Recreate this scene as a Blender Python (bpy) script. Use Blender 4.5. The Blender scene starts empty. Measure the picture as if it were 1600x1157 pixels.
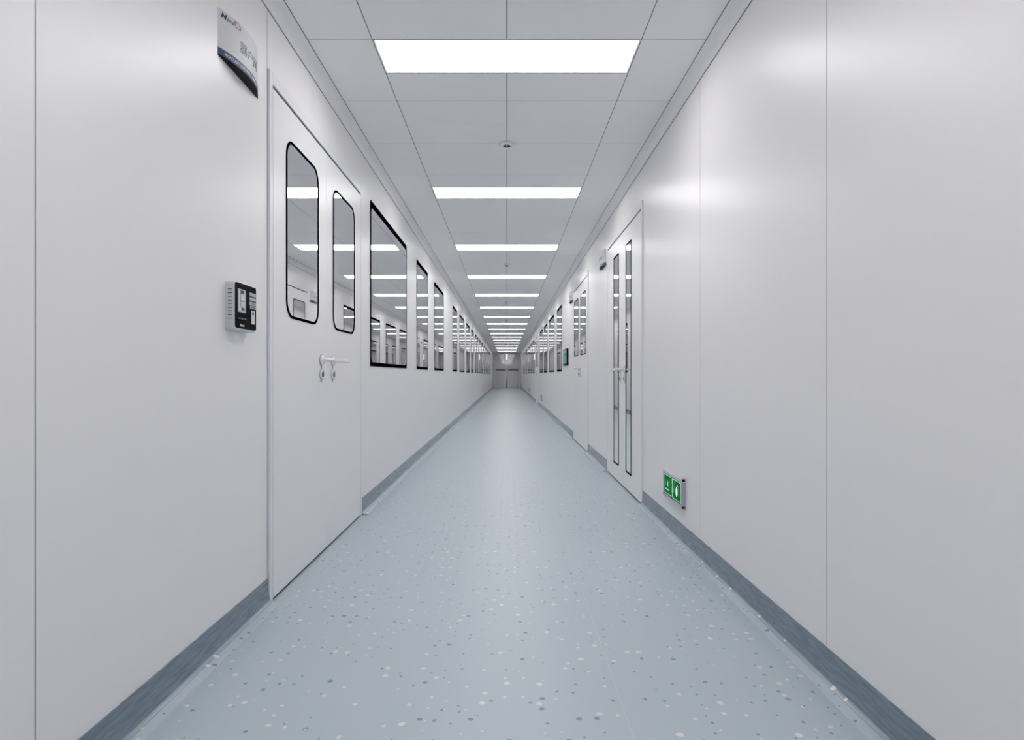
import bpy, math, random
from mathutils import Vector, Matrix
random.seed(4)
PI = math.pi
SC = bpy.context.scene
COL = SC.collection
A = 0.943          # half width of the corridor
CZ = 2.398         # ceiling height
CAMZ = 0.9025
Y0, Y1 = -3.3, 40.5

# ------------------------------------------------------------------ materials
def mat(name, color, rough=0.4, metal=0.0, spec=0.5, emit=None, estr=0.0, coat=0.0):
    m = bpy.data.materials.new(name); m.use_nodes = True
    b = m.node_tree.nodes['Principled BSDF']
    b.inputs['Base Color'].default_value = (*color, 1)
    b.inputs['Roughness'].default_value = rough
    b.inputs['Metallic'].default_value = metal
    b.inputs['Specular IOR Level'].default_value = spec
    b.inputs['Coat Weight'].default_value = coat
    if emit:
        b.inputs['Emission Color'].default_value = (*emit, 1)
        b.inputs['Emission Strength'].default_value = estr
    return m

def nd(nt, typ, **kw):
    n = nt.nodes.new(typ)
    for k, v in kw.items(): setattr(n, k, v)
    return n

def math_node(nt, op, a, b=None, c=None):
    n = nt.nodes.new('ShaderNodeMath'); n.operation = op
    for i, v in enumerate((a, b, c)):
        if v is None: continue
        if isinstance(v, (int, float)): n.inputs[i].default_value = v
        else: nt.links.new(v, n.inputs[i])
    return n.outputs[0]

def mottled(name, color, rough, amount=0.03, scale=3.0, spec=0.5, rough_var=0.04, bump=0.0, stretch=(1, 1, 1)):
    """painted sheet metal: slight cloudy variation of colour and gloss"""
    m = mat(name, color, rough, 0, spec)
    nt = m.node_tree; b = nt.nodes['Principled BSDF']
    tc = nd(nt, 'ShaderNodeTexCoord'); mp = nd(nt, 'ShaderNodeMapping')
    mp.inputs['Scale'].default_value = stretch
    nt.links.new(tc.outputs['Object'], mp.inputs['Vector'])
    nz = nd(nt, 'ShaderNodeTexNoise'); nz.inputs['Scale'].default_value = scale; nz.inputs['Detail'].default_value = 4
    nt.links.new(mp.outputs[0], nz.inputs['Vector'])
    mx = nd(nt, 'ShaderNodeMix', data_type='RGBA')
    mx.inputs['A'].default_value = (*[c * (1 - amount) for c in color], 1)
    mx.inputs['B'].default_value = (*[min(1, c * (1 + amount)) for c in color], 1)
    nt.links.new(nz.outputs['Fac'], mx.inputs['Factor'])
    nt.links.new(mx.outputs['Result'], b.inputs['Base Color'])
    r = math_node(nt, 'MULTIPLY_ADD', nz.outputs['Fac'], rough_var, rough - rough_var / 2)
    nt.links.new(r, b.inputs['Roughness'])
    if bump:
        n2 = nd(nt, 'ShaderNodeTexNoise'); n2.inputs['Scale'].default_value = 60
        nt.links.new(tc.outputs['Object'], n2.inputs['Vector'])
        bp = nd(nt, 'ShaderNodeBump'); bp.inputs['Strength'].default_value = bump; bp.inputs['Distance'].default_value = 0.001
        nt.links.new(n2.outputs['Fac'], bp.inputs['Height']); nt.links.new(bp.outputs[0], b.inputs['Normal'])
    return m

def vinyl(name, base, rough, seam=True, accept=1.0):
    """speckled sheet vinyl: pale and dark flecks, one welded seam"""
    m = mat(name, base, rough, 0, 0.5)
    nt = m.node_tree; b = nt.nodes['Principled BSDF']
    tc = nd(nt, 'ShaderNodeTexCoord')
    co = tc.outputs['Object']
    nz = nd(nt, 'ShaderNodeTexNoise'); nz.inputs['Scale'].default_value = 70; nz.inputs['Detail'].default_value = 1
    nt.links.new(co, nz.inputs['Vector'])
    off = nd(nt, 'ShaderNodeVectorMath', operation='MULTIPLY_ADD')
    nt.links.new(nz.outputs['Color'], off.inputs[0])
    off.inputs[1].default_value = (.006, .006, 0); nt.links.new(co, off.inputs[2])
    cl = nd(nt, 'ShaderNodeTexNoise'); cl.inputs['Scale'].default_value = 4.5; cl.inputs['Detail'].default_value = 2
    nt.links.new(co, cl.inputs['Vector'])
    big = nd(nt, 'ShaderNodeTexNoise'); big.inputs['Scale'].default_value = 1.1; big.inputs['Detail'].default_value = 3
    nt.links.new(co, big.inputs['Vector'])
    mx0 = nd(nt, 'ShaderNodeMix', data_type='RGBA')
    mx0.inputs['A'].default_value = (*[c * .96 for c in base], 1); mx0.inputs['B'].default_value = (*[c * 1.04 for c in base], 1)
    nt.links.new(big.outputs['Fac'], mx0.inputs['Factor'])
    cur = mx0.outputs['Result']
    for k, (sc, colr, col2, acc, rmax) in enumerate((
            (21, (.135, .205, .255), (.16, .33, .40), .55, .0088),
            (20, (.84, .82, .80), (.78, .71, .68), .58, .0100))):
        mp = nd(nt, 'ShaderNodeMapping'); mp.inputs['Location'].default_value = (k * 3.37, k * 1.7, 0)
        nt.links.new(off.outputs[0], mp.inputs['Vector'])
        v = nd(nt, 'ShaderNodeTexVoronoi', voronoi_dimensions='2D', feature='F1')
        v.inputs['Scale'].default_value = sc; nt.links.new(mp.outputs[0], v.inputs['Vector'])
        sp = nd(nt, 'ShaderNodeSeparateColor'); nt.links.new(v.outputs['Color'], sp.inputs[0])
        # radius of the fleck in this cell, zero for most cells, more where the cloud noise is high
        thr = math_node(nt, 'MULTIPLY', math_node(nt, 'MULTIPLY_ADD', cl.outputs['Fac'], 2.2, -0.45), acc * accept)
        on = math_node(nt, 'LESS_THAN', sp.outputs[0], thr)
        g2 = math_node(nt, 'MULTIPLY', sp.outputs[1], sp.outputs[1])
        rad = math_node(nt, 'MULTIPLY_ADD', g2, (rmax - .0035) * sc, .0035 * sc)
        d = math_node(nt, 'SUBTRACT', rad, v.outputs['Distance'])
        ins = math_node(nt, 'MULTIPLY', d, 45.0)
        cn = nd(nt, 'ShaderNodeClamp'); nt.links.new(ins, cn.inputs[0])
        fac = math_node(nt, 'MULTIPLY', cn.outputs[0], on)
        fac = math_node(nt, 'MULTIPLY', fac, .85)
        cm = nd(nt, 'ShaderNodeMix', data_type='RGBA')
        cm.inputs['A'].default_value = (*colr, 1); cm.inputs['B'].default_value = (*col2, 1)
        nt.links.new(sp.outputs[2], cm.inputs['Factor'])
        mx = nd(nt, 'ShaderNodeMix', data_type='RGBA')
        nt.links.new(fac, mx.inputs['Factor']); nt.links.new(cur, mx.inputs['A']); nt.links.new(cm.outputs['Result'], mx.inputs['B'])
        cur = mx.outputs['Result']
    if seam:
        sx = nd(nt, 'ShaderNodeSeparateXYZ'); nt.links.new(co, sx.inputs[0])
        dx = math_node(nt, 'ABSOLUTE', math_node(nt, 'SUBTRACT', sx.outputs[0], .315))
        f = math_node(nt, 'MULTIPLY', math_node(nt, 'LESS_THAN', dx, .0013), .28)
        mx = nd(nt, 'ShaderNodeMix', data_type='RGBA')
        nt.links.new(f, mx.inputs['Factor']); nt.links.new(cur, mx.inputs['A'])
        mx.inputs['B'].default_value = (.70, .74, .76, 1)
        cur = mx.outputs['Result']
    nt.links.new(cur, b.inputs['Base Color'])
    r = math_node(nt, 'MULTIPLY_ADD', big.outputs['Fac'], .10, rough - .05)
    nt.links.new(r, b.inputs['Roughness'])
    return m

def skirt_mat():
    """slate vinyl skirting with streaks along its length"""
    m = mat('skirting_vinyl', (.16, .2, .25), .24)
    nt = m.node_tree; b = nt.nodes['Principled BSDF']
    tc = nd(nt, 'ShaderNodeTexCoord'); mp = nd(nt, 'ShaderNodeMapping'); mp.inputs['Scale'].default_value = (40, 7, 70)
    mp.inputs['Rotation'].default_value = (.25, 0, 0)
    nt.links.new(tc.outputs['Object'], mp.inputs[0])
    nz = nd(nt, 'ShaderNodeTexNoise'); nz.inputs['Scale'].default_value = 1.6; nz.inputs['Detail'].default_value = 5
    nt.links.new(mp.outputs[0], nz.inputs['Vector'])
    cr = nd(nt, 'ShaderNodeValToRGB')
    cr.color_ramp.elements[0].position = .33; cr.color_ramp.elements[0].color = (.155, .20, .255, 1)
    cr.color_ramp.elements[1].position = .66; cr.color_ramp.elements[1].color = (.225, .285, .345, 1)
    nt.links.new(nz.outputs['Fac'], cr.inputs[0])
    v = nd(nt, 'ShaderNodeTexVoronoi', feature='F1'); v.inputs['Scale'].default_value = 15
    nt.links.new(tc.outputs['Object'], v.inputs['Vector'])
    sp = nd(nt, 'ShaderNodeSeparateColor'); nt.links.new(v.outputs['Color'], sp.inputs[0])
    f = math_node(nt, 'MULTIPLY', math_node(nt, 'LESS_THAN', v.outputs['Distance'], .11), math_node(nt, 'LESS_THAN', sp.outputs[0], .35))
    mx = nd(nt, 'ShaderNodeMix', data_type='RGBA')
    nt.links.new(math_node(nt, 'MULTIPLY', f, .6), mx.inputs['Factor']); nt.links.new(cr.outputs[0], mx.inputs['A'])
    cm = nd(nt, 'ShaderNodeMix', data_type='RGBA'); cm.inputs['A'].default_value = (.07, .10, .13, 1); cm.inputs['B'].default_value = (.5, .48, .45, 1)
    nt.links.new(math_node(nt, 'GREATER_THAN', sp.outputs[1], .62), cm.inputs['Factor']); nt.links.new(cm.outputs['Result'], mx.inputs['B'])
    nt.links.new(mx.outputs['Result'], b.inputs['Base Color'])
    return m

M = {}
M['wall'] = mottled('wall_panel_paint', (.862, .849, .854), .34, .012, 1.2, .31, 0.0)
M['wall_gap'] = mat('wall_joint_sealant', (.27, .27, .33), .6)
M['ceiling'] = mottled('ceiling_panel_paint', (.915, .90, .90), .33, .008, 1.2, .5, 0.0)
M['ceiling_gap'] = mat('ceiling_joint_shadow_strip', (.10, .105, .115), .7)
M['cornice'] = mottled('cove_trim_paint', (.86, .86, .865), .3, .01, 3, .5, 0.0)
M['floor'] = vinyl('speckled_blue_grey_vinyl', (.485, .565, .62), .36)
M['lip'] = vinyl('speckled_vinyl_lip', (.46, .54, .595), .2, seam=False, accept=.7)
M['skirt'] = skirt_mat()
M['fillet'] = vinyl('cove_highlight_vinyl', (.33, .40, .455), .16, seam=False, accept=.5)  # paler tone paints the highlight along the lower cove curve
M['door'] = mottled('door_leaf_paint', (.858, .845, .851), .34, .008, 1.2, .31, 0.0)
M['frame'] = mat('pale_aluminium_frame', (.81, .812, .845), .32, .0)
M['gap_shade'] = mat('dark_gap_shade', (.035, .04, .048), .6)  # near-black standing in for shade in the door gaps
M['black'] = mat('black_glass_border', (.002, .002, .0025), .4, spec=.0)
M['mirror'] = mat('reflective_grey_glass', (.86, .86, .865), .015, 1.0)
M['glow'] = mat('light_diffuser', (1, 1, 1), .5, emit=(1, .972, .962), estr=9.5)
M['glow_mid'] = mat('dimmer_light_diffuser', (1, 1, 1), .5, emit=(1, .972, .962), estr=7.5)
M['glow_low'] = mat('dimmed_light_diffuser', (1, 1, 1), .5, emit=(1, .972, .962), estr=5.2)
M['white_metal'] = mat('white_fixture_metal', (.90, .89, .90), .3)
M['chrome'] = mat('satin_pale_metal', (.80, .80, .81), .25, .0)
M['steel_dark'] = mat('dark_grey_metal', (.22, .23, .25), .35, .5)
M['plastic_white'] = mat('white_plastic', (.62, .63, .65), .3)
M['black_gloss'] = mat('black_gloss_panel', (.003, .003, .004), .2, spec=.02)
M['slot'] = mat('vent_slot', (.05, .055, .06), .6)
M['ui_white'] = mat('screen_pale', (.55, .56, .58), .4, emit=(.8, .82, .85), estr=.12)
M['ui_grey'] = mat('screen_grey', (.36, .39, .44), .4, emit=(.5, .55, .62), estr=.08)
M['ui_dark'] = mat('screen_dark', (.03, .03, .035), .4)
M['ui_red'] = mat('screen_red', (.6, .12, .1), .4)
M['sign_face'] = mat('sign_pale_silver', (.70, .70, .715), .5, spec=.35)
M['sign_band'] = mat('sign_blue_band', (.060, .078, .19), .45, spec=.3)
M['sign_under'] = mat('sign_black_underside', (.008, .009, .011), .5, spec=.1)
M['ink_navy'] = mat('navy_lettering', (.012, .04, .15), .5)
M['ink_slate'] = mat('slate_blue_lettering', (.12, .18, .33), .5)
M['ink_white'] = mat('white_lettering', (.75, .77, .82), .5)
M['ink_red'] = mat('red_lettering', (.38, .06, .04), .5)
M['alu'] = mat('lilac_grey_aluminium', (.50, .48, .53), .35, .25)
M['alu_top'] = mat('pale_aluminium_rail', (.66, .64, .68), .35, .1)
M['green_dark'] = mat('exit_dark_green', (.004, .05, .038), .5, spec=.0, emit=(.01, .16, .11), estr=.08)
M['green'] = mat('exit_green', (.010, .13, .022), .5, spec=.0, emit=(.02, .32, .05), estr=.2)
M['green_mint'] = mat('exit_mint_line', (.40, .75, .62), .35, emit=(.45, .85, .7), estr=.42)
M['green_mid'] = mat('exit_mid_green', (.07, .26, .16), .5, spec=.0, emit=(.12, .5, .3), estr=.2)
M['exit_white'] = mat('exit_white', (.8, .85, .8), .35, emit=(.9, 1, .92), estr=.5)
M['teal'] = mat('teal_screen', (.05, .24, .22), .3, emit=(.08, .42, .38), estr=.35)
M['teal_dark'] = mat('teal_screen_dark', (.015, .09, .09), .3)
M['dome_black'] = mat('dark_dome_glass', (.006, .006, .008), .06)
M['end_door'] = mottled('polished_steel_door', (.68, .665, .66), .04, .02, 1.5, .5, 0.0)
M['end_door'].node_tree.nodes['Principled BSDF'].inputs['Metallic'].default_value = .36
M['bar'] = mat('slate_blue_push_bar', (.13, .14, .26), .4)
M['strip_glow'] = mat('bright_streak_glow', (1, 1, 1), .5, emit=(1, 1, 1), estr=1.8)  # glow for the added bright streak, not an actual lamp

# ------------------------------------------------------------------ mesh helpers
class MB:
    def __init__(s): s.v = []; s.f = []; s.mi = []; s.mats = []; s.sm = []
    def slot(s, m):
        if m not in s.mats: s.mats.append(m)
        return s.mats.index(m)
    def add(s, vs, fs, m, smooth=False, xf=None):
        k = len(s.v); i = s.slot(m)
        s.v += [tuple(xf @ Vector(v)) if xf else tuple(v) for v in vs]
        for f in fs: s.f.append([k + j for j in f]); s.mi.append(i); s.sm.append(smooth)
        return s
    def box(s, lo, hi, m, bev=0.0):
        x0, y0, z0 = lo; x1, y1, z1 = hi
        if x0 > x1: x0, x1 = x1, x0
        if y0 > y1: y0, y1 = y1, y0
        if z0 > z1: z0, z1 = z1, z0
        if bev <= 0:
            vs = [(x0,y0,z0),(x1,y0,z0),(x1,y1,z0),(x0,y1,z0),(x0,y0,z1),(x1,y0,z1),(x1,y1,z1),(x0,y1,z1)]
            fs = [(0,3,2,1),(4,5,6,7),(0,1,5,4),(1,2,6,5),(2,3,7,6),(3,0,4,7)]
            return s.add(vs, fs, m)
        import bmesh
        bm = bmesh.new(); bmesh.ops.create_cube(bm, size=1)
        bmesh.ops.scale(bm, vec=(x1-x0, y1-y0, z1-z0), verts=bm.verts)
        bmesh.ops.translate(bm, vec=((x0+x1)/2, (y0+y1)/2, (z0+z1)/2), verts=bm.verts)
        bmesh.ops.bevel(bm, geom=list(bm.edges), offset=bev, segments=2, affect='EDGES', profile=.5)
        bm.verts.index_update()
        s.add([v.co[:] for v in bm.verts], [[v.index for v in f.verts] for f in bm.faces], m)
        bm.free(); return s
    def prism(s, pts, axis_lo, axis_hi, m, place, smooth=False, caps=True):
        """pts: 2-D polygon; place(p, t) -> 3-D point"""
        n = len(pts)
        vs = [place(p, axis_lo) for p in pts] + [place(p, axis_hi) for p in pts]
        fs = [(i, (i+1) % n, n + (i+1) % n, n + i) for i in range(n)]
        s.add(vs, fs, m, smooth)
        if caps:
            s.add([place(p, axis_lo) for p in pts], [list(range(n))[::-1]], m)
            s.add([place(p, axis_hi) for p in pts], [list(range(n))], m)
        return s
    def ring(s, outer, inner, x0, x1, m):
        """flat ring between two loops of (y, z) with the same count, from x0 to x1"""
        n = len(outer)
        vs = ([(x0, *p) for p in outer] + [(x1, *p) for p in outer] + [(x1, *p) for p in inner] + [(x0, *p) for p in inner])
        fs = []
        for i in range(n):
            j = (i + 1) % n
            for k in range(3):
                fs.append((k*n+i, k*n+j, (k+1)*n+j, (k+1)*n+i))
            fs.append((3*n+i, 3*n+j, j, i))
        return s.add(vs, fs, m)
    def plate(s, loop, x0, x1, m):
        return s.prism(loop, x0, x1, m, lambda p, t: (t, p[0], p[1]))
    def lathe(s, prof, m, origin=(0,0,0), axis='z', seg=32, smooth=True):
        """prof: (r, h) pairs"""
        vs = []; fs = []
        for r, h in prof:
            for i in range(seg):
                a = 2*PI*i/seg; c, d = r*math.cos(a), r*math.sin(a)
                p = {'z': (c, d, h), 'x': (h, c, d), 'y': (c, h, d)}[axis]
                vs.append((p[0]+origin[0], p[1]+origin[1], p[2]+origin[2]))
        for k in range(len(prof)-1):
            for i in range(seg):
                j = (i+1) % seg
                fs.append((k*seg+i, k*seg+j, (k+1)*seg+j, (k+1)*seg+i))
        s.add(vs, fs, m, smooth)
        for k in (0, len(prof)-1):
            if prof[k][0] > 1e-5: s.add(vs[k*seg:(k+1)*seg], [list(range(seg))], m)
        return s
    def tube(s, pts, radii, m, seg=16):
        P = [Vector(p) for p in pts]; rings = []
        up = Vector((0, 0, 1))
        for i, p in enumerate(P):
            t = (P[min(i+1, len(P)-1)] - P[max(i-1, 0)]).normalized()
            u = up.cross(t)
            u = Vector((1, 0, 0)) if u.length < 1e-4 else u.normalized()
            w = t.cross(u)
            r = radii[i] if isinstance(radii, (list, tuple)) else radii
            rings.append([p + (u*math.cos(2*PI*k/seg) + w*math.sin(2*PI*k/seg))*r for k in range(seg)])
        vs = [tuple(v) for rg in rings for v in rg]; fs = []
        for i in range(len(P)-1):
            for k in range(seg):
                j = (k+1) % seg
                fs.append((i*seg+k, i*seg+j, (i+1)*seg+j, (i+1)*seg+k))
        s.add(vs, fs, m, True)
        s.add([tuple(v) for v in rings[0]], [list(range(seg))], m); s.add([tuple(v) for v in rings[-1]], [list(range(seg))], m)
        return s
    def build(s, name, parent=None):
        import bmesh
        me = bpy.data.meshes.new(name)
        me.from_pydata(s.v, [], s.f)
        for m in s.mats: me.materials.append(m)
        me.polygons.foreach_set('material_index', s.mi); me.polygons.foreach_set('use_smooth', s.sm)
        bm = bmesh.new(); bm.from_mesh(me)
        bmesh.ops.remove_doubles(bm, verts=bm.verts, dist=1e-6)
        bmesh.ops.recalc_face_normals(bm, faces=bm.faces)
        for e in bm.edges:
            if len(e.link_faces) == 2 and e.calc_face_angle(0) > math.radians(38): e.smooth = False
        bm.to_mesh(me); bm.free()
        o = bpy.data.objects.new(name, me); COL.objects.link(o)
        if parent: o.parent = parent
        return o

def rrect(y0, y1, z0, z1, r, seg=8):
    """loop of (y, z), counter-clockwise, radius r (a number, or four: bl, br, tr, tl)"""
    if y0 > y1: y0, y1 = y1, y0
    R = r if isinstance(r, (list, tuple)) else (r,)*4
    out = []
    for (cy, cz, a0, q) in ((y0+R[0], z0+R[0], PI, R[0]), (y1-R[1], z0+R[1], 1.5*PI, R[1]), (y1-R[2], z1-R[2], 0, R[2]), (y0+R[3], z1-R[3], .5*PI, R[3])):
        for k in range(seg+1):
            a = a0 + .5*PI*k/seg
            out.append((cy + q*math.cos(a), cz + q*math.sin(a)))
    return out

def tag(o, label=None, cat=None, group=None, kind=None):
    if label: o['label'] = label
    if cat: o['category'] = cat
    if group: o['group'] = group
    if kind: o['kind'] = kind
    return o

def empty(name, loc, rz=0.0):
    o = bpy.data.objects.new(name, None); COL.objects.link(o)
    o.empty_display_size = .1; o.location = loc; o.rotation_euler = (0, 0, rz)
    return o

def copy_tree(o, parent=None):
    c = o.copy(); COL.objects.link(c)
    if parent: c.parent = parent
    for ch in [x for x in bpy.data.objects if x.parent == o]:
        copy_tree(ch, c)
    return c

def text_part(name, s, size, m, parent, place, width=None, shear=0.0, bold=0.0, thick=.0006):
    """lettering as thin solid mesh; place(u, v, w) -> 3-D point, u to the right, v up, w off the face"""
    cu = bpy.data.curves.new('lettering_curve', 'FONT')
    cu.body = s; cu.size = size; cu.shear = shear; cu.offset = bold; cu.extrude = thick/2
    cu.align_x = 'LEFT'; cu.resolution_u = 3
    t = bpy.data.objects.new('lettering_source', cu); COL.objects.link(t)
    bpy.context.view_layer.update()
    dg = bpy.context.evaluated_depsgraph_get()
    me = bpy.data.meshes.new_from_object(t.evaluated_get(dg))
    bpy.data.objects.remove(t); bpy.data.curves.remove(cu)
    xs = [v.co.x for v in me.vertices] or [0]
    x0, x1 = min(xs), max(xs)
    k = (width / (x1 - x0)) if width and x1 > x0 else 1
    for v in me.vertices:
        v.co = Vector(place((v.co.x - x0) * k, v.co.y, v.co.z + thick/2))
    me.materials.clear(); me.materials.append(m)
    for p in me.polygons: p.material_index = 0
    o = bpy.data.objects.new(name, me); COL.objects.link(o); o.parent = parent
    return o

def on_wall(name, side, y, z=0.0):
    """Empty on a side wall: local x points into the corridor, local y to the right for someone facing the wall"""
    return empty(name, (-A if side == 'left' else A, y, z), 0 if side == 'left' else PI)

# ------------------------------------------------------------------ setting
def wall(side, seams):
    mb = MB(); s = -1 if side == 'left' else 1
    T = .0012
    mb.box((s*(A+T), Y0, 0), (s*(A+.06), Y1, CZ+.03), M['wall_gap'])
    ys = [Y0] + seams + [Y1]
    for a, b in zip(ys, ys[1:]):
        mb.box((s*A, a + (.0022 if a != Y0 else 0), 0), (s*(A+T), b - (.0022 if b != Y1 else 0), CZ+.03), M['wall'])
    o = mb.build('wall_' + side)
    return tag(o, 'pale grey metal panel wall on the %s, with %s' % (side, 'the double door and long window row' if side == 'left' else 'three doors and the low exit signs'), 'wall', kind='structure')
wall('left', [-2.266, -1.112, .042, 1.194, 2.348])
wall('right', [-1.702, -.548, .606, 1.76, 2.914])

mb = MB(); mb.box((-A-.06, Y0-.06, -.05), (A+.06, Y1+.06, 0), M['floor'])
tag(mb.build('floor'), 'blue-grey speckled vinyl floor of the corridor', 'floor', kind='structure')
mb = MB(); mb.box((-A-.06, Y0-.06, 0), (A+.06, Y0, CZ+.03), M['wall'])
tag(mb.build('wall_back'), 'plain pale wall closing the corridor behind the viewpoint', 'wall', kind='structure')
mb = MB(); mb.box((-A-.06, Y1, 0), (A+.06, Y1+.06, CZ+.03), M['wall'])
tag(mb.build('wall_far'), 'pale wall at the far end around the steel double door', 'wall', kind='structure')

LY0, ROW, NROW = 2.66, .3, 7            # rows of ceiling panels; every seventh carries a lamp
mb = MB()
mb.box((-A-.06, Y0-.06, CZ+.0012), (A+.06, Y1+.06, CZ+.06), M['ceiling_gap'])
r0 = math.floor((Y0 - LY0) / ROW); r1 = math.ceil((Y1 - LY0) / ROW)
XM = .600
for j in range(r0, r1):
    ya, yb = max(Y0, LY0 + j*ROW), min(Y1, LY0 + (j+1)*ROW)
    g0 = .0019 if j % 2 == 0 else .0009; g1 = .0009 if j % 2 == 0 else .0019
    if yb - ya < .02: continue
    if j % NROW == 0:
        continue                                        # lamp opening
    for xa, xb in ((-XM+.002, -.002), (.002, XM-.002)):
        mb.box((xa, ya+g0, CZ), (xb, yb-g1, CZ+.0012), M['ceiling'])
for j in range(math.floor(r0/2), math.ceil(r1/2)):
    ya, yb = max(Y0, LY0 + j*.6), min(Y1, LY0 + (j+1)*.6)
    if yb - ya < .02: continue
    for s in (-1, 1):
        mb.box((s*(XM+.002), ya+.0018, CZ), (s*(A+.05), yb-.0018, CZ+.0012), M['ceiling'])
tag(mb.build('ceiling'), 'grey metal panel ceiling with a dark joint grid', 'ceiling', kind='structure')

# cove trims between walls and ceiling
for i, s in enumerate((-1, 1)):
    R = .053; prof = [(0, 0), (0, -R)]
    for k in range(9):
        a = .5*PI*k/8
        prof.append((.003 + (R-.003)*(1-math.cos(a)), -R + (R-.003)*math.sin(a)))
    prof.append((R, 0))
    mb = MB(); mb.prism([(d, z + CZ) for d, z in prof], Y0, Y1, M['cornice'], lambda p, t: (s*(A - p[0]), t, p[1]), smooth=True)
    # thin joint lines along both edges of the trim
    mb.box((s*(A-.0015), Y0, CZ-R-.003), (s*A, Y1, CZ-R), M['ceiling_gap'])
    mb.box((s*(A-R-.0025), Y0, CZ-.0015), (s*(A-R), Y1, CZ), M['ceiling_gap'])
    tag(mb.build('trim_%d' % (i+1)), 'curved grey cove trim along the top of the %s wall' % ('left', 'right')[i], 'trim', kind='structure')

# skirting coves
def skirting(side, y0, y1, where):
    s = -1 if side == 'left' else 1
    P0, P1, P2 = (.0035, .072), (.0035, .0105), (.023, .0092)
    bez = [tuple((1-t)**2*P0[i] + 2*t*(1-t)*P1[i] + t*t*P2[i] for i in (0, 1)) for t in [k/20 for k in range(21)]]
    cut = 13
    place = lambda p, t: (s*(A-p[0]), t, p[1])
    body = [(0, bez[cut][1]), (0, .100), (.0035, .100)] + bez[:cut+1]
    fillet = [(0, 0), (0, bez[cut][1])] + bez[cut:] + [(.023, 0)]
    lip = [(.023, 0), (.023, .0092), (.0255, .0086), (.046, .0022), (.0475, 0)]
    mb = MB(); mb.prism(body, y0, y1, M['skirt'], place, smooth=True)
    o = tag(mb.build('baseboard_' + side), 'slate blue coved skirting on the %s wall, %s' % (side, where), 'baseboard', kind='structure')
    mb = MB(); mb.prism(fillet, y0, y1, M['fillet'], place, smooth=True)
    tag(mb.build('cove_fillet', o), 'lower curve of the skirting, coloured paler for its highlight')
    mb = MB(); mb.prism(lip, y0, y1, M['lip'], place, smooth=True)
    tag(mb.build('cove_lip', o), 'pale speckled lip along the floor')

D1 = ('left', 2.352, 3.843); D2 = ('right', 4.131, 5.57); D3 = ('right', 6.90, 8.40); D4 = ('right', 17.9, 19.39)
skirting('left', Y0, D1[1], 'in front of the double door')
skirting('left', D1[2], Y1-.03, 'running under the window row')
skirting('right', Y0, D2[1], 'under the nearest exit sign')
skirting('right', D2[2], D3[1], 'short piece between two doors')
skirting('right', D3[2], D4[1], 'between the second and third door')
skirting('right', D4[2], Y1-.03, 'from the last side door to the far end')

# ------------------------------------------------------------------ doors
def lever_set(leaf, y, z, dirn):
    """round rose, neck and lever; turn ring below"""
    mb = MB()
    mb.lathe([(.0295, .0095), (.0295, .0115), (.026, .0118)], M['steel_dark'], (0, y, z), 'x', 28)  # dark disc imitating the contact shade around the rose
    mb.lathe([(.027, .0112), (.027, .017), (.024, .0205), (.012, .022), (.010, .0225)], M['chrome'], (0, y, z), 'x', 28)
    mb.build('lever_rose', leaf)
    mb = MB(); b = .071
    pts = [(.020, y, z), (.045, y, z), (b-.008, y, z), (b-.002, y+dirn*.004, z), (b, y+dirn*.012, z), (b, y+dirn*.04, z), (b-.003, y+dirn*.085, z), (b-.006, y+dirn*.118, z), (b-.006, y+dirn*.122, z)]
    mb.tube(pts, [.0095, .0095, .0098, .0104, .0104, .0097, .0088, .0076, .005], M['chrome'])
    mb.build('lever', leaf)
    mb = MB(); zc = z - .073
    mb.lathe([(.0295, .0095), (.0295, .0112), (.026, .0114)], M['steel_dark'], (0, y, zc), 'x', 28)  # same painted contact shade behind the lock ring
    mb.lathe([(.0275, .0108), (.0275, .016), (.025, .0195), (.0205, .0195), (.018, .016), (.018, .010)], M['chrome'], (0, y, zc), 'x', 28)
    mb.lathe([(.018, .009), (.018, .0125), (.001, .0135)], M['steel_dark'], (0, y, zc), 'x', 24)
    mb.box((.009, y-.0022, zc-.011), (.0225, y+.0022, zc+.011), M['steel_dark'])
    mb.build('lock_ring', leaf)
    mb = MB()
    mb.box((.009, y-.002, z-.113), (.0118, y+.002, z-.02), M['steel_dark'])
    mb.build('back_strip', leaf)

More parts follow.
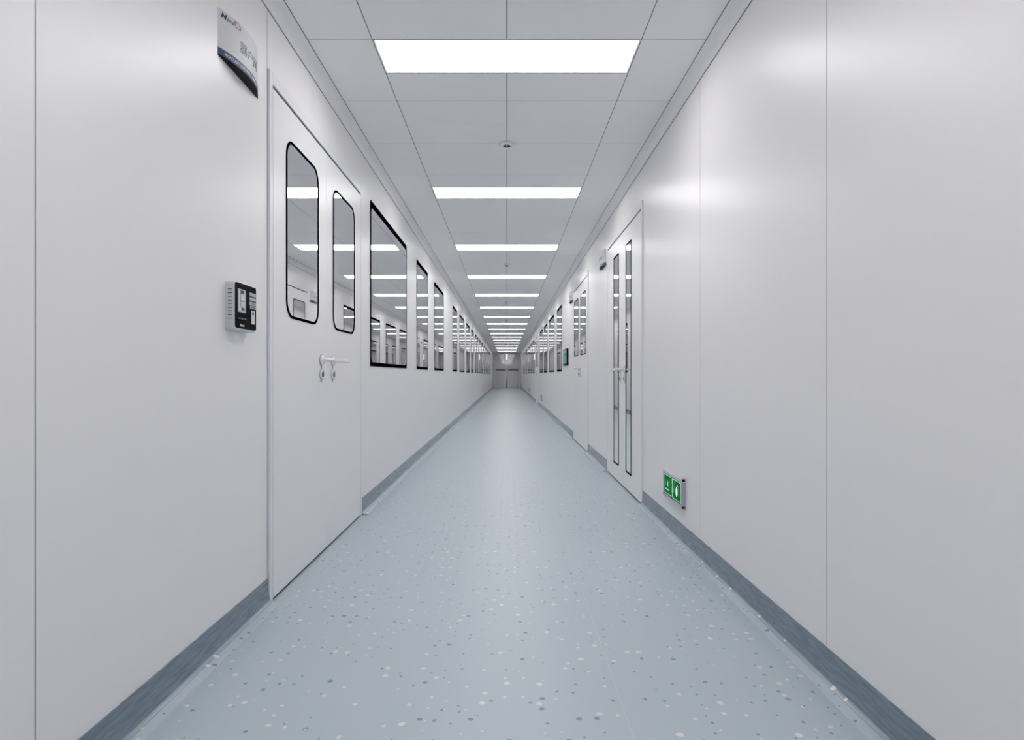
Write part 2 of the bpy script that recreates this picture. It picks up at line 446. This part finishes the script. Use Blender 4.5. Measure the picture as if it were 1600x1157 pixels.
def door(num, side, y0, y1, split, panes, zb, zt, radius, levers, label):
    """panes: ((ya, yb) on the near leaf, (ya, yb) on the far leaf), all in corridor depths"""
    root = on_wall('door_%d' % num, side, y0)
    sg = 1 if side == 'left' else -1
    L = lambda y: sg*(y - y0)
    H, F = 2.112, .05
    W = y1 - y0
    mb = MB()
    P = .0105
    for (ya, yb, za, zb_) in ((0, F*.62, 0, H), (W-F*.62, W, 0, H)):
        mb.box((0, sg*ya, za), (P, sg*yb, zb_), M['frame'], .003)
    mb.box((0, sg*F*.62, H-F), (P, sg*(W-F*.62), H), M['frame'], .003)
    mb.build('door_frame', root)
    lo, hi = y0 + F*.62 + .004, y1 - F*.62 - .004
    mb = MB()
    mb.box((0, sg*(F*.62), H-F-.016), (.0045, sg*(W-F*.62), H-F), M['gap_shade'])  # dark strip in place of the shade inside the recessed head slit
    mb.build('head_gap_shade', root)
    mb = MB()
    mb.box((0, sg*(F*.62), .002), (.007, sg*(W-F*.62), .011), M['gap_shade'])  # dark strip painting the shaded gap under the leaves
    mb.build('bottom_gap_shade', root)
    for k, (a, b) in enumerate(((lo, split-.0012), (split+.0012, hi))):
        mb = MB(); mb.box((0, L(a), .011), (.010, L(b), H-F-.014), M['door'], .0012)
        leaf = mb.build('door_leaf', root)
        ya, yb = panes[k]
        g = .011
        outer = rrect(L(ya), L(yb), zb, zt, radius); inner = rrect(L(ya)+g*(1 if L(yb) > L(ya) else -1), L(yb)-g*(1 if L(yb) > L(ya) else -1), zb+g, zt-g, max(radius-g*.8, .002))
        mb = MB(); mb.ring(outer, inner, .0095, .0135, M['black']); mb.build('window_gasket', leaf)
        mb = MB(); mb.plate(inner, .0095, .0115, M['mirror']); mb.build('window_pane', leaf)
        for (yl, zl, dr) in levers[k]:
            lever_set(leaf, L(yl), zl, sg*dr)
    tag(root, label, 'door', kind='structure')
    return root

door(1, *D1, 3.088, ((2.521, 2.953), (3.20, 3.651)), 1.146, 1.912, .075,
     ([(3.003, .977, -1)], [(3.195, .977, 1)]), 'white double door with two rounded windows on the left wall')
door(2, *D2, 4.80, ((4.474, 4.676), (4.977, 5.207)), .142, 1.918, .004,
     ([(4.72, .945, -1)], [(4.90, .945, 1)]), 'double door with tall narrow full-height window strips, nearest on the right wall')
door(3, *D3, 7.66, ((7.07, 7.56), (7.81, 8.26)), 1.15, 1.908, .03,
     ([(7.58, .985, -1)], [(7.74, .985, 1)]), 'double door with two short windows, between the tall-strip door and the teal screen')
door(4, *D4, 18.64, ((18.07, 18.5), (18.79, 19.22)), 1.15, 1.908, .03,
     ([(18.56, .985, -1)], [(18.72, .985, 1)]), 'farthest side door, in the middle of the right window row')

# end door
root = empty('door_5', (0, Y1, 0))
H = 2.30
mb = MB()
for s in (-1, 1): mb.box((s*.80, -.03, 0), (s*(A-.01), 0, H+.02), M['frame'], .004)
mb.box((-.80, -.03, H-.03), (.80, 0, H+.02), M['frame'], .004)
mb.build('door_frame', root)
for s in (-1, 1):
    mb = MB(); mb.box((s*.004, -.022, .006), (s*.797, -.002, H-.033), M['end_door'], .002)
    lf = mb.build('door_leaf', root)
    mb = MB(); mb.box((s*.10, -.062, 1.19), (s*.76, -.045, 1.285), M['bar'], .006)
    for yb in (.16, .70): mb.box((s*(yb-.02), -.047, 1.21), (s*(yb+.02), -.021, 1.265), M['bar'])
    mb.build('push_bar', lf)
    mb = MB(); mb.box((s*.003, -.028, .01), (s*.042, -.021, .52), M['bar']); mb.build('meeting_plate', lf)
mb = MB(); mb.box((-.045, -.050, 1.93), (.045, -.0215, 2.33), M['white_metal'], .004)  # added glowing strip imitating a bright streak; no fitting hangs here
strip = tag(mb.build('bright_streak'), 'narrow upright white streak, added as a glowing strip above the far steel double door', 'bright streak')
strip.location = (0, Y1, 0)
mb = MB(); mb.box((-.036, -.053, 1.94), (.036, -.0495, 2.32), M['strip_glow']); mb.build('diffuser', strip)  # glowing face of the added streak
tag(root, 'polished steel double door with slate blue push bars closing the far end', 'door', kind='structure')

# ------------------------------------------------------------------ windows
LEFTW = [(4.116, 5.594), (6.232, 7.09), (7.753, 8.87), (10.36, 11.25), (11.89, 13.17), (13.88, 15.09), (15.77, 16.86),
         (17.62, 18.4), (18.75, 19.6), (20.4, 21.5), (22.1, 23.6), (24.5, 25.9), (26.6, 27.7), (28.7, 30.6), (31.6, 34.2)]
RIGHTW = [(10.26, 11.2), (11.9, 13.27), (13.92, 15.17), (15.7, 17.0), (20.2, 21.8), (22.3, 23.8), (24.6, 26.6), (28.0, 30.2), (31.8, 34.6)]
WORDS = 'first second third fourth fifth sixth seventh eighth ninth tenth eleventh twelfth thirteenth fourteenth fifteenth sixteenth seventeenth eighteenth nineteenth twentieth'.split()
nwin = 0
def window(side, ya, yb, label, group):
    global nwin
    nwin += 1
    root = on_wall('window_%d' % nwin, side, ya)
    W = yb - ya; sg = 1 if side == 'left' else -1
    zb, zt = .962, 2.110
    outer = rrect(0, sg*W, zb, zt, (.006, .006, .03 if sg > 0 else .006, .006 if sg > 0 else .03))
    inner = rrect(sg*.016, sg*(W-.016), zb+.028, zt-.043, .045)
    mb = MB(); mb.ring(outer, inner, 0, .005, M['black']); mb.build('window_border', root)
    mb = MB(); mb.plate(inner, 0, .003, M['mirror']); mb.build('window_pane', root)
    tag(root, label, 'window', group, 'structure')
for i, (ya, yb) in enumerate(LEFTW):
    if i == 0: lb = 'widest black-edged reflective window, right beside the double door on the left wall'
    elif i == len(LEFTW)-1: lb = 'last black-edged window of the left wall, nearest the far steel door'
    else: lb = 'black-edged reflective window, %s in the left wall row counting from the near double door' % WORDS[i]
    window('left', ya, yb, lb, 'black-edged windows of the left wall')
for i, (ya, yb) in enumerate(RIGHTW):
    if i == 0: lb = 'black-edged reflective window just past the teal wall screen on the right wall'
    elif i == len(RIGHTW)-1: lb = 'last black-edged window of the right wall, nearest the far steel door'
    else: lb = 'black-edged reflective window, %s past the teal screen in the right wall row' % WORDS[i]
    window('right', ya, yb, lb, 'black-edged windows of the right wall')

# ------------------------------------------------------------------ ceiling lights
def make_light(glow):
    root = empty('ceiling_light', (0, 0, 0))
    w, d = .598, .292
    mb = MB()
    for s in (-1, 1):
        mb.box((s*(w-.008), .003, -.001), (s*w, d+.002, .008), M['white_metal'])
    mb.box((-w+.008, .003, -.001), (w-.008, .009, .008), M['white_metal'])
    mb.box((-w+.008, d-.004, -.001), (w-.008, d+.002, .008), M['white_metal'])
    mb.build('light_frame', root)
    mb = MB(); mb.box((-w+.008, .009, .0003), (w-.008, d-.004, .006), glow); mb.build('diffuser', root)
    return root
protos = {}
for n, k in enumerate([0, 1, 2, 3, 4, 5, 6, 7, 8, 9, 10, 11, 12, 13, 14, 15, 16, 17, -1, -2]):
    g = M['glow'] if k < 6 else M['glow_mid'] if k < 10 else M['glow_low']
    if g in protos: o = copy_tree(protos[g])
    else: o = protos[g] = make_light(g)
    o.location = (0, LY0 + k*ROW*NROW, CZ)
    if k == 0: lb = 'largest glowing white ceiling panel, nearest in view and before the first dome camera'
    elif k < 0: lb = 'white ceiling light panel overhead, out of view, %s the viewpoint' % ('just above' if k == -1 else 'behind')
    elif k < 10: lb = 'glowing white ceiling light panel, %s in the row counting from the nearest' % WORDS[k]
    else: lb = 'thin distant ceiling light panel beyond the tenth panel of the row'
    tag(o, lb, 'ceiling light', 'light panels along the ceiling' if k < 10 else 'distant light panels beyond the tenth')

# ------------------------------------------------------------------ dome cameras
def make_dome():
    root = empty('dome_camera', (0, 0, 0))
    mb = MB(); mb.lathe([(.030, 0), (.0385, 0), (.041, -.004), (.0408, -.013), (.038, -.0175), (.0315, -.0195), (.0275, -.0185), (.026, -.012)], M['white_metal'], seg=40)
    mb.build('camera_ring', root)
    r = .0255; prof = [(r*math.cos(a), -.010 - r*math.sin(a)) for a in [.5*PI*i/10 for i in range(10)]] + [(.0002, -.010-r)]
    mb = MB(); mb.lathe(prof, M['white_metal'], seg=40); mb.build('camera_shell', root)
    # dark window on the side facing the near end
    R = r + .0006; vs = []; fs = []; NA, NE = 20, 8
    for e in range(NE+1):
        el = math.radians(14 + 42*e/NE)
        half = math.radians(64) * math.sqrt(max(.02, 1 - ((e/NE))**2.2))
        for a in range(NA+1):
            az = -PI/2 + half*(2*a/NA - 1)
            vs.append((R*math.cos(el)*math.cos(az), R*math.cos(el)*math.sin(az), -.010 - R*math.sin(el)))
    for e in range(NE):
        for a in range(NA):
            i = e*(NA+1) + a; fs.append((i, i+1, i+NA+2, i+NA+1))
    mb = MB(); mb.add(vs, fs, M['dome_black'], True); win = mb.build('camera_window', root)
    el = math.radians(34)
    c = Vector((0, -math.cos(el), -math.sin(el))); u = Vector((1, 0, 0)); w = c.cross(u)
    o0 = c*(R+.0002) + Vector((0, 0, -.010))
    vs = [tuple(o0 + (u*math.cos(2*PI*k/16) + w*math.sin(2*PI*k/16))*.0042 + c*.0012*h) for h in (0, 1) for k in range(16)]
    mb = MB(); mb.add(vs, [list(range(16, 32))] + [(k, (k+1) % 16, 16+(k+1) % 16, 16+k) for k in range(16)], M['white_metal']); mb.build('camera_lens', win)
    return root
proto = make_dome()
for n, y in enumerate([3.855, 8.06, 12.26, 16.46, 20.66, 24.86, 29.06]):
    o = proto if n == 0 else copy_tree(proto)
    o.location = (0, y, CZ); o.scale = (1.1, 1.1, 1.1)
    lb = ('round white dome camera on the ceiling, nearest of the row, between the first two lights' if n == 0 else
          'small white dome camera on the ceiling joint, %s of the row from the near end' % WORDS[n])
    tag(o, lb, 'dome camera', 'dome cameras along the ceiling')

# ------------------------------------------------------------------ arched room signs
SW, SS = .315, .036
def arc(u, off=0.0):
    """u along the chord -SW/2..SW/2 -> point (x, y) on the arched face"""
    d = SS * (1 - (2*u/SW)**2); sl = -8*SS*u/SW**2
    n = Vector((1, -sl)).normalized()
    return (d + n.x*off, u + n.y*off)
def arc_strip(mb, z0, z1, m, inner, outer, u0=-SW/2, u1=SW/2, N=28):
    pts_o = [arc(u0 + (u1-u0)*i/N, outer) for i in range(N+1)]; pts_i = [arc(u0 + (u1-u0)*i/N, inner) for i in range(N+1)]
    loop = pts_o + pts_i[::-1]
    loop = [(max(0, x), y) for x, y in loop]
    n = len(loop)
    vs = [(x, y, z0) for x, y in loop] + [(x, y, z1) for x, y in loop]
    fs = [(i, (i+1) % n, n+(i+1) % n, n+i) for i in range(n)]
    for i in range(N):
        a, b, c, d = i, i+1, 2*N-i, 2*N+1-i
        fs += [(a, b, c, d), (n+a, n+b, n+c, n+d)]
    mb.add(vs, fs, m, True)
def make_sign():
    root = empty('room_sign', (0, 0, 0))
    mb = MB(); arc_strip(mb, .0268, .155, M['sign_face'], -.0015, 0); mb.build('sign_face', root)
    mb = MB(); arc_strip(mb, .004, .0268, M['sign_band'], -.0015, .0001); mb.build('sign_band', root)
    # closed top and bottom plates between the arch and the wall
    for nm, z0, z1, m in (('sign_underside', 0, .004, 'sign_under'), ('sign_top', .1535, .155, 'sign_face')):
        N = 28; pts = [arc(-SW/2 + SW*i/N, -.0016 if z0 else 0) for i in range(N+1)]
        pts = [(max(0, x), y) for x, y in pts]
        mb = MB(); mb.prism(pts, z0, z1-.0003 if z0 else z1, M[m], lambda p, t: (p[0], p[1], t)); mb.build(nm, root)
    on = lambda u0, v0: (lambda u, v, w: (*arc(u0 + u, w + .0003), v0 + v))
    text_part('lettering', 'M', .0245, M['ink_navy'], root, on(-.146, .130), width=.023, shear=.25, bold=.0003)
    text_part('lettering', '\u00f6ma.', .019, M['ink_navy'], root, on(-.122, .1305), width=.031, shear=.2)
    mb = MB()
    # red open bracket mark of the logo
    def seg(u0, v0, u1, v1, t=.0011):
        d = Vector((u1-u0, v1-v0)); n = Vector((-d.y, d.x)).normalized()*t
        q = [(u0+n.x, v0+n.y), (u1+n.x, v1+n.y), (u1-n.x, v1-n.y), (u0-n.x, v0-n.y)]
        vs = [(*arc(a, .0003), b) for a, b in q] + [(*arc(a, .0010), b) for a, b in q]
        mb.add(vs, [(4,5,6,7),(0,1,5,4),(1,2,6,5),(2,3,7,6),(3,0,4,7),(0,3,2,1)], M['ink_red'])
    seg(-.072, .149, -.088, .149); seg(-.088, .149, -.088, .139); seg(-.088, .139, -.083, .132); seg(-.083, .132, -.060, .132)
    seg(-.060, .132, -.060, .144); seg(-.060, .144, -.067, .144)
    tag(mb.build('logo_mark', root), 'red bracket mark')
    text_part('lettering', '\u5668\u6237\u95f4', .043, M['ink_slate'], root, on(-.062, .0645), width=.140, bold=-.0004)
    text_part('lettering', 'ROCUSTUNSUMASUMMESD', .0148, M['ink_white'], root, on(-.132, .0095), width=.215, bold=.0001)
    return root
proto = make_sign()
for n, (side, y, lb) in enumerate((
        ('left', 2.104, 'arched silver blue-banded room sign high on the left wall before the double door'),
        ('right', 5.825, 'small arched room sign high on the right wall just past the tall-strip door'),
        ('right', 8.66, 'small arched room sign beside the upper far edge of the two-window door'),
        ('right', 19.65, 'distant arched room sign just past the farthest side door'))):
    o = proto if n == 0 else copy_tree(proto)
    o.location = (-A if side == 'left' else A, y, 1.948); o.rotation_euler = (0, 0, 0 if side == 'left' else PI)
    tag(o, lb, 'sign', 'arched room signs beside the doors')

# ------------------------------------------------------------------ access reader
root = on_wall('access_reader', 'left', 2.0805, 1.135)
tag(root, 'white wall terminal with black glass front and side vents, left of the double door', 'access reader')
hw, hh, dp = .0835, .083, .034
mb = MB()
loops = [(0, rrect(-hw, hw, -hh, hh, .012)), (dp-.010, rrect(-hw, hw, -hh, hh, .012)), (dp-.003, rrect(-hw+.002, hw-.002, -hh+.002, hh-.002, .012)), (dp, rrect(-hw+.006, hw-.006, -hh+.006, hh-.006, .010))]
n = len(loops[0][1]); vs = [(x, *p) for x, lp in loops for p in lp]; fs = []
for k in range(3):
    for i in range(n): fs.append((k*n+i, k*n+(i+1) % n, (k+1)*n+(i+1) % n, (k+1)*n+i))
fs.append([3*n+i for i in range(n)]); fs.append([i for i in range(n)][::-1])
mb.add(vs, fs, M['plastic_white'], True); mb.build('reader_body', root)
mb = MB(); mb.plate(rrect(-hw+.003, hw-.003, -hh+.009, hh-.003, .008), dp-.002, dp+.0015, M['black_gloss']); front = mb.build('front_glass', root)
mb = MB()
zz = .056
for k in range(17):
    h = (.0022, .0012, .0030, .0012)[k % 4]
    mb.box((.0095, -hw-.0004, zz-h), (.0245, -hw+.001, zz), M['slot'] if k % 2 == 0 else M['ui_grey'])
    zz -= .0061
mb.build('side_vent', root)
FX = dp + .0015
def fr(nm, items, parent=front):
    mb = MB()
    for (ya, yb, za, zb, m, lift) in items: mb.box((FX, ya, za), (FX + .0004 + .0002*lift, yb, zb), M[m])
    return mb.build(nm, parent)
fr('photo_panel', [(-.066, -.006, -.019, .060, 'ui_grey', 0), (-.060, -.014, -.014, .054, 'ui_white', 1), (-.048, -.020, .044, .056, 'ui_dark', 2),
                   (-.050, -.046, -.004, .044, 'ui_dark', 2), (-.045, -.022, .022, .040, 'ui_white', 3), (-.046, -.020, .018, .021, 'ui_dark', 3),
                   (-.038, -.028, -.001, .012, 'ui_red', 2), (-.0365, -.0295, .0005, .0105, 'ui_white', 3), (-.040, -.018, -.012, -.002, 'ui_dark', 3)])
fr('menu_bars', [(.026, .078, z, z + .0125, 'ui_grey', 0) for z in (.046, .030, .014)] + [(.030, .078, .002, .012, 'ui_grey', 0), (.036, .07, .005, .009, 'ui_dark', 1), (.04, .068, .019, .022, 'ui_dark', 1)])
fr('badge', [(.040, .068, -.052, -.004, 'ui_white', 0), (.047, .061, -.020, -.010, 'ui_dark', 1), (.050, .058, -.010, -.006, 'ui_dark', 1)] +
   [(.045, .063, z, z + .0012, 'ui_grey', 1) for z in (-.026, -.030, -.034, -.038, -.042)])
fr('key_row', [(-.064 + .011*k, -.060 + .011*k, -.042, -.0375 if k % 2 else -.0395, 'ui_grey', 0) for k in range(6)])
text_part('lettering', 'Bard', .0125, M['ink_white'], front, lambda u, v, w: (FX + w, -.048 + u, -.067 + v), width=.030, bold=.0002)

# ------------------------------------------------------------------ wall screen
root = on_wall('wall_screen', 'right', 9.43, 1.176)
tag(root, 'black-framed teal touch screen on the right wall past the two-window door', 'screen')
mb = MB(); mb.box((0, -.30, -.13), (.028, .30, .13), M['black_gloss'], .004); mb.build('screen_housing', root)
mb = MB(); mb.box((.028, -.272, -.095), (.0295, .272, .105), M['teal'])
scr = mb.build('screen_display', root)
mb = MB()
for k in range(5): mb.box((.0295, -.24 + .1*k, .03 - .02*(k % 2)), (.0302, -.17 + .1*k, .07), M['teal_dark'])
for k in range(3): mb.box((.0295, -.24, -.07 + .028*k), (.0302, .2 - .09*k, -.055 + .028*k), M['teal_dark'])
mb.build('screen_readout', scr)

# ------------------------------------------------------------------ exit signs
def make_exit():
    root = empty('exit_sign', (0, 0, 0))
    w, h = .184, .083; d = .024
    mb = MB()                                           # rails with hollow ends
    for nm, z0, z1 in (('top_rail', h-.024, h), ('bottom_rail', -h, -h+.022)):
        mb = MB()
        mt = M['alu_top'] if nm == 'top_rail' else M['alu']
        c = .004
        if nm == 'top_rail': prof = [(0, z0), (d+.003, z0), (d+.003, z1-.008), (d-.003, z1), (0, z1)]
        else: prof = [(0, z0), (d-.004, z0), (d+.003, z0+.007), (d+.003, z1), (0, z1)]
        mb.prism(prof, -w, w, mt, lambda p, t: (p[0], t, p[1]))
        rail = mb.build(nm, root)
        for s in (-1, 1):
            mb = MB(); mb.box((.006, s*w, z0+.005), (d-.003, s*(w+.0006), z1-.006), M['sign_under'])
            mb.build('rail_end', rail)
    mb = MB()
    for s in (-1, 1): mb.box((0, s*(w-.012), -h+.022), (d+.001, s*w, h-.024), M['alu'], .001)
    mb.box((0, -w+.012, -h+.022), (d-.004, w-.012, h-.024), M['alu'])
    mb.build('sign_body', root)
    f = d - .004
    mb = MB(); mb.box((f, -w+.012, -h+.022), (f+.003, w-.012, h-.024), M['green_dark'])
    pn = mb.build('sign_panel', root)
    x = f + .003
    pw = w - .012
    zt, zb = h-.024-.006, -h+.022+.006
    mb = MB()
    def rect(ya, yb, za, zb_, m, k=0): mb.box((x, ya, za), (x + .0004 + .0002*k, yb, zb_), M[m])
    # seen on the right wall the near panel is on local +y (to the right)
    for (ya, yb) in ((-pw+.004, -.014), (.010, pw-.003)):
        rect(ya, yb, zb, zt, 'green_mint'); rect(ya+.0065, yb-.0065, zb+.0042, zt-.0042, 'green', 1)
    rect(-.014, .006, zb, zt, 'green_mid'); rect(.006, .010, zb, zt, 'green_mint')
    rect(-.010, .001, .006, .018, 'green_dark', 1); rect(-.012, -.004, -.045, -.03, 'green_dark', 1)
    mb.build('panel_border', pn)
    mb = MB()
    # left pictogram: open frame with an upright bar
    rect(-.132, -.122, -.010, .026, 'green_mid', 2); rect(-.132, -.068, -.032, -.025, 'green_mint', 2)
    rect(-.096, -.072, -.014, .024, 'green_mid', 2); rect(-.090, -.078, -.008, .018, 'green_mint', 3)
    rect(-.055, -.047, -.050, .038, 'green_mid', 2)
    mb.build('pictogram', pn)
    # right pictogram: pale figure with a line beside it
    mb = MB()
    rect(.024, .048, -.022, .046, 'green_mid', 2); rect(.030, .036, .0, .044, 'green_dark', 3)
    rect(.128, .133, -.022, .03, 'green_mint', 2)
    n = 20
    loop = [(.090 + .017*math.cos(2*PI*k/n), -.008 + .026*math.sin(2*PI*k/n)) for k in range(n)]
    mb.plate(loop, x + .0004, x + .0010, M['exit_white'])
    loop = [(.101 + .007*math.cos(2*PI*k/n), .026 + .006*math.sin(2*PI*k/n)) for k in range(n)]
    mb.plate(loop, x + .0004, x + .0010, M['exit_white'])
    mb.build('pictogram', pn)
    return root
proto = make_exit()
for n, (y, lb) in enumerate(((3.326, 'green exit sign in an aluminium case low on the right wall before the first door'),
                             (16.1, 'small green exit sign low on the right wall, second along the corridor'),
                             (24.8, 'small exit sign low on the right wall, third along the corridor'),
                             (37.6, 'tiny exit sign low on the right wall, nearest the far steel door'))):
    o = proto if n == 0 else copy_tree(proto)
    o.location = (A, y, .275); o.rotation_euler = (0, 0, PI)
    tag(o, lb, 'exit sign', 'exit signs low on the right wall')

# ------------------------------------------------------------------ camera, world, view
cam = bpy.data.cameras.new('camera'); co = bpy.data.objects.new('camera', cam); COL.objects.link(co)
co.location = (0, 0, CAMZ); co.rotation_euler = (PI/2, 0, 0)
cam.sensor_fit = 'HORIZONTAL'; cam.sensor_width = 36; cam.lens = 36*933/1600
cam.shift_x = 8/1600; cam.shift_y = 7.5/1600; cam.clip_start = .02; cam.clip_end = 200
SC.camera = co
w = bpy.data.worlds.new('world'); SC.world = w; w.use_nodes = True
w.node_tree.nodes['Background'].inputs[0].default_value = (.8, .85, .9, 1)
w.node_tree.nodes['Background'].inputs[1].default_value = .0
SC.view_settings.view_transform = 'Standard'; SC.view_settings.look = 'None'
SC.view_settings.exposure = 0.0; SC.view_settings.gamma = 1.0; SC.view_settings.use_curve_mapping = False
SC.cycles.max_bounces = 12; SC.cycles.diffuse_bounces = 8; SC.cycles.glossy_bounces = 8
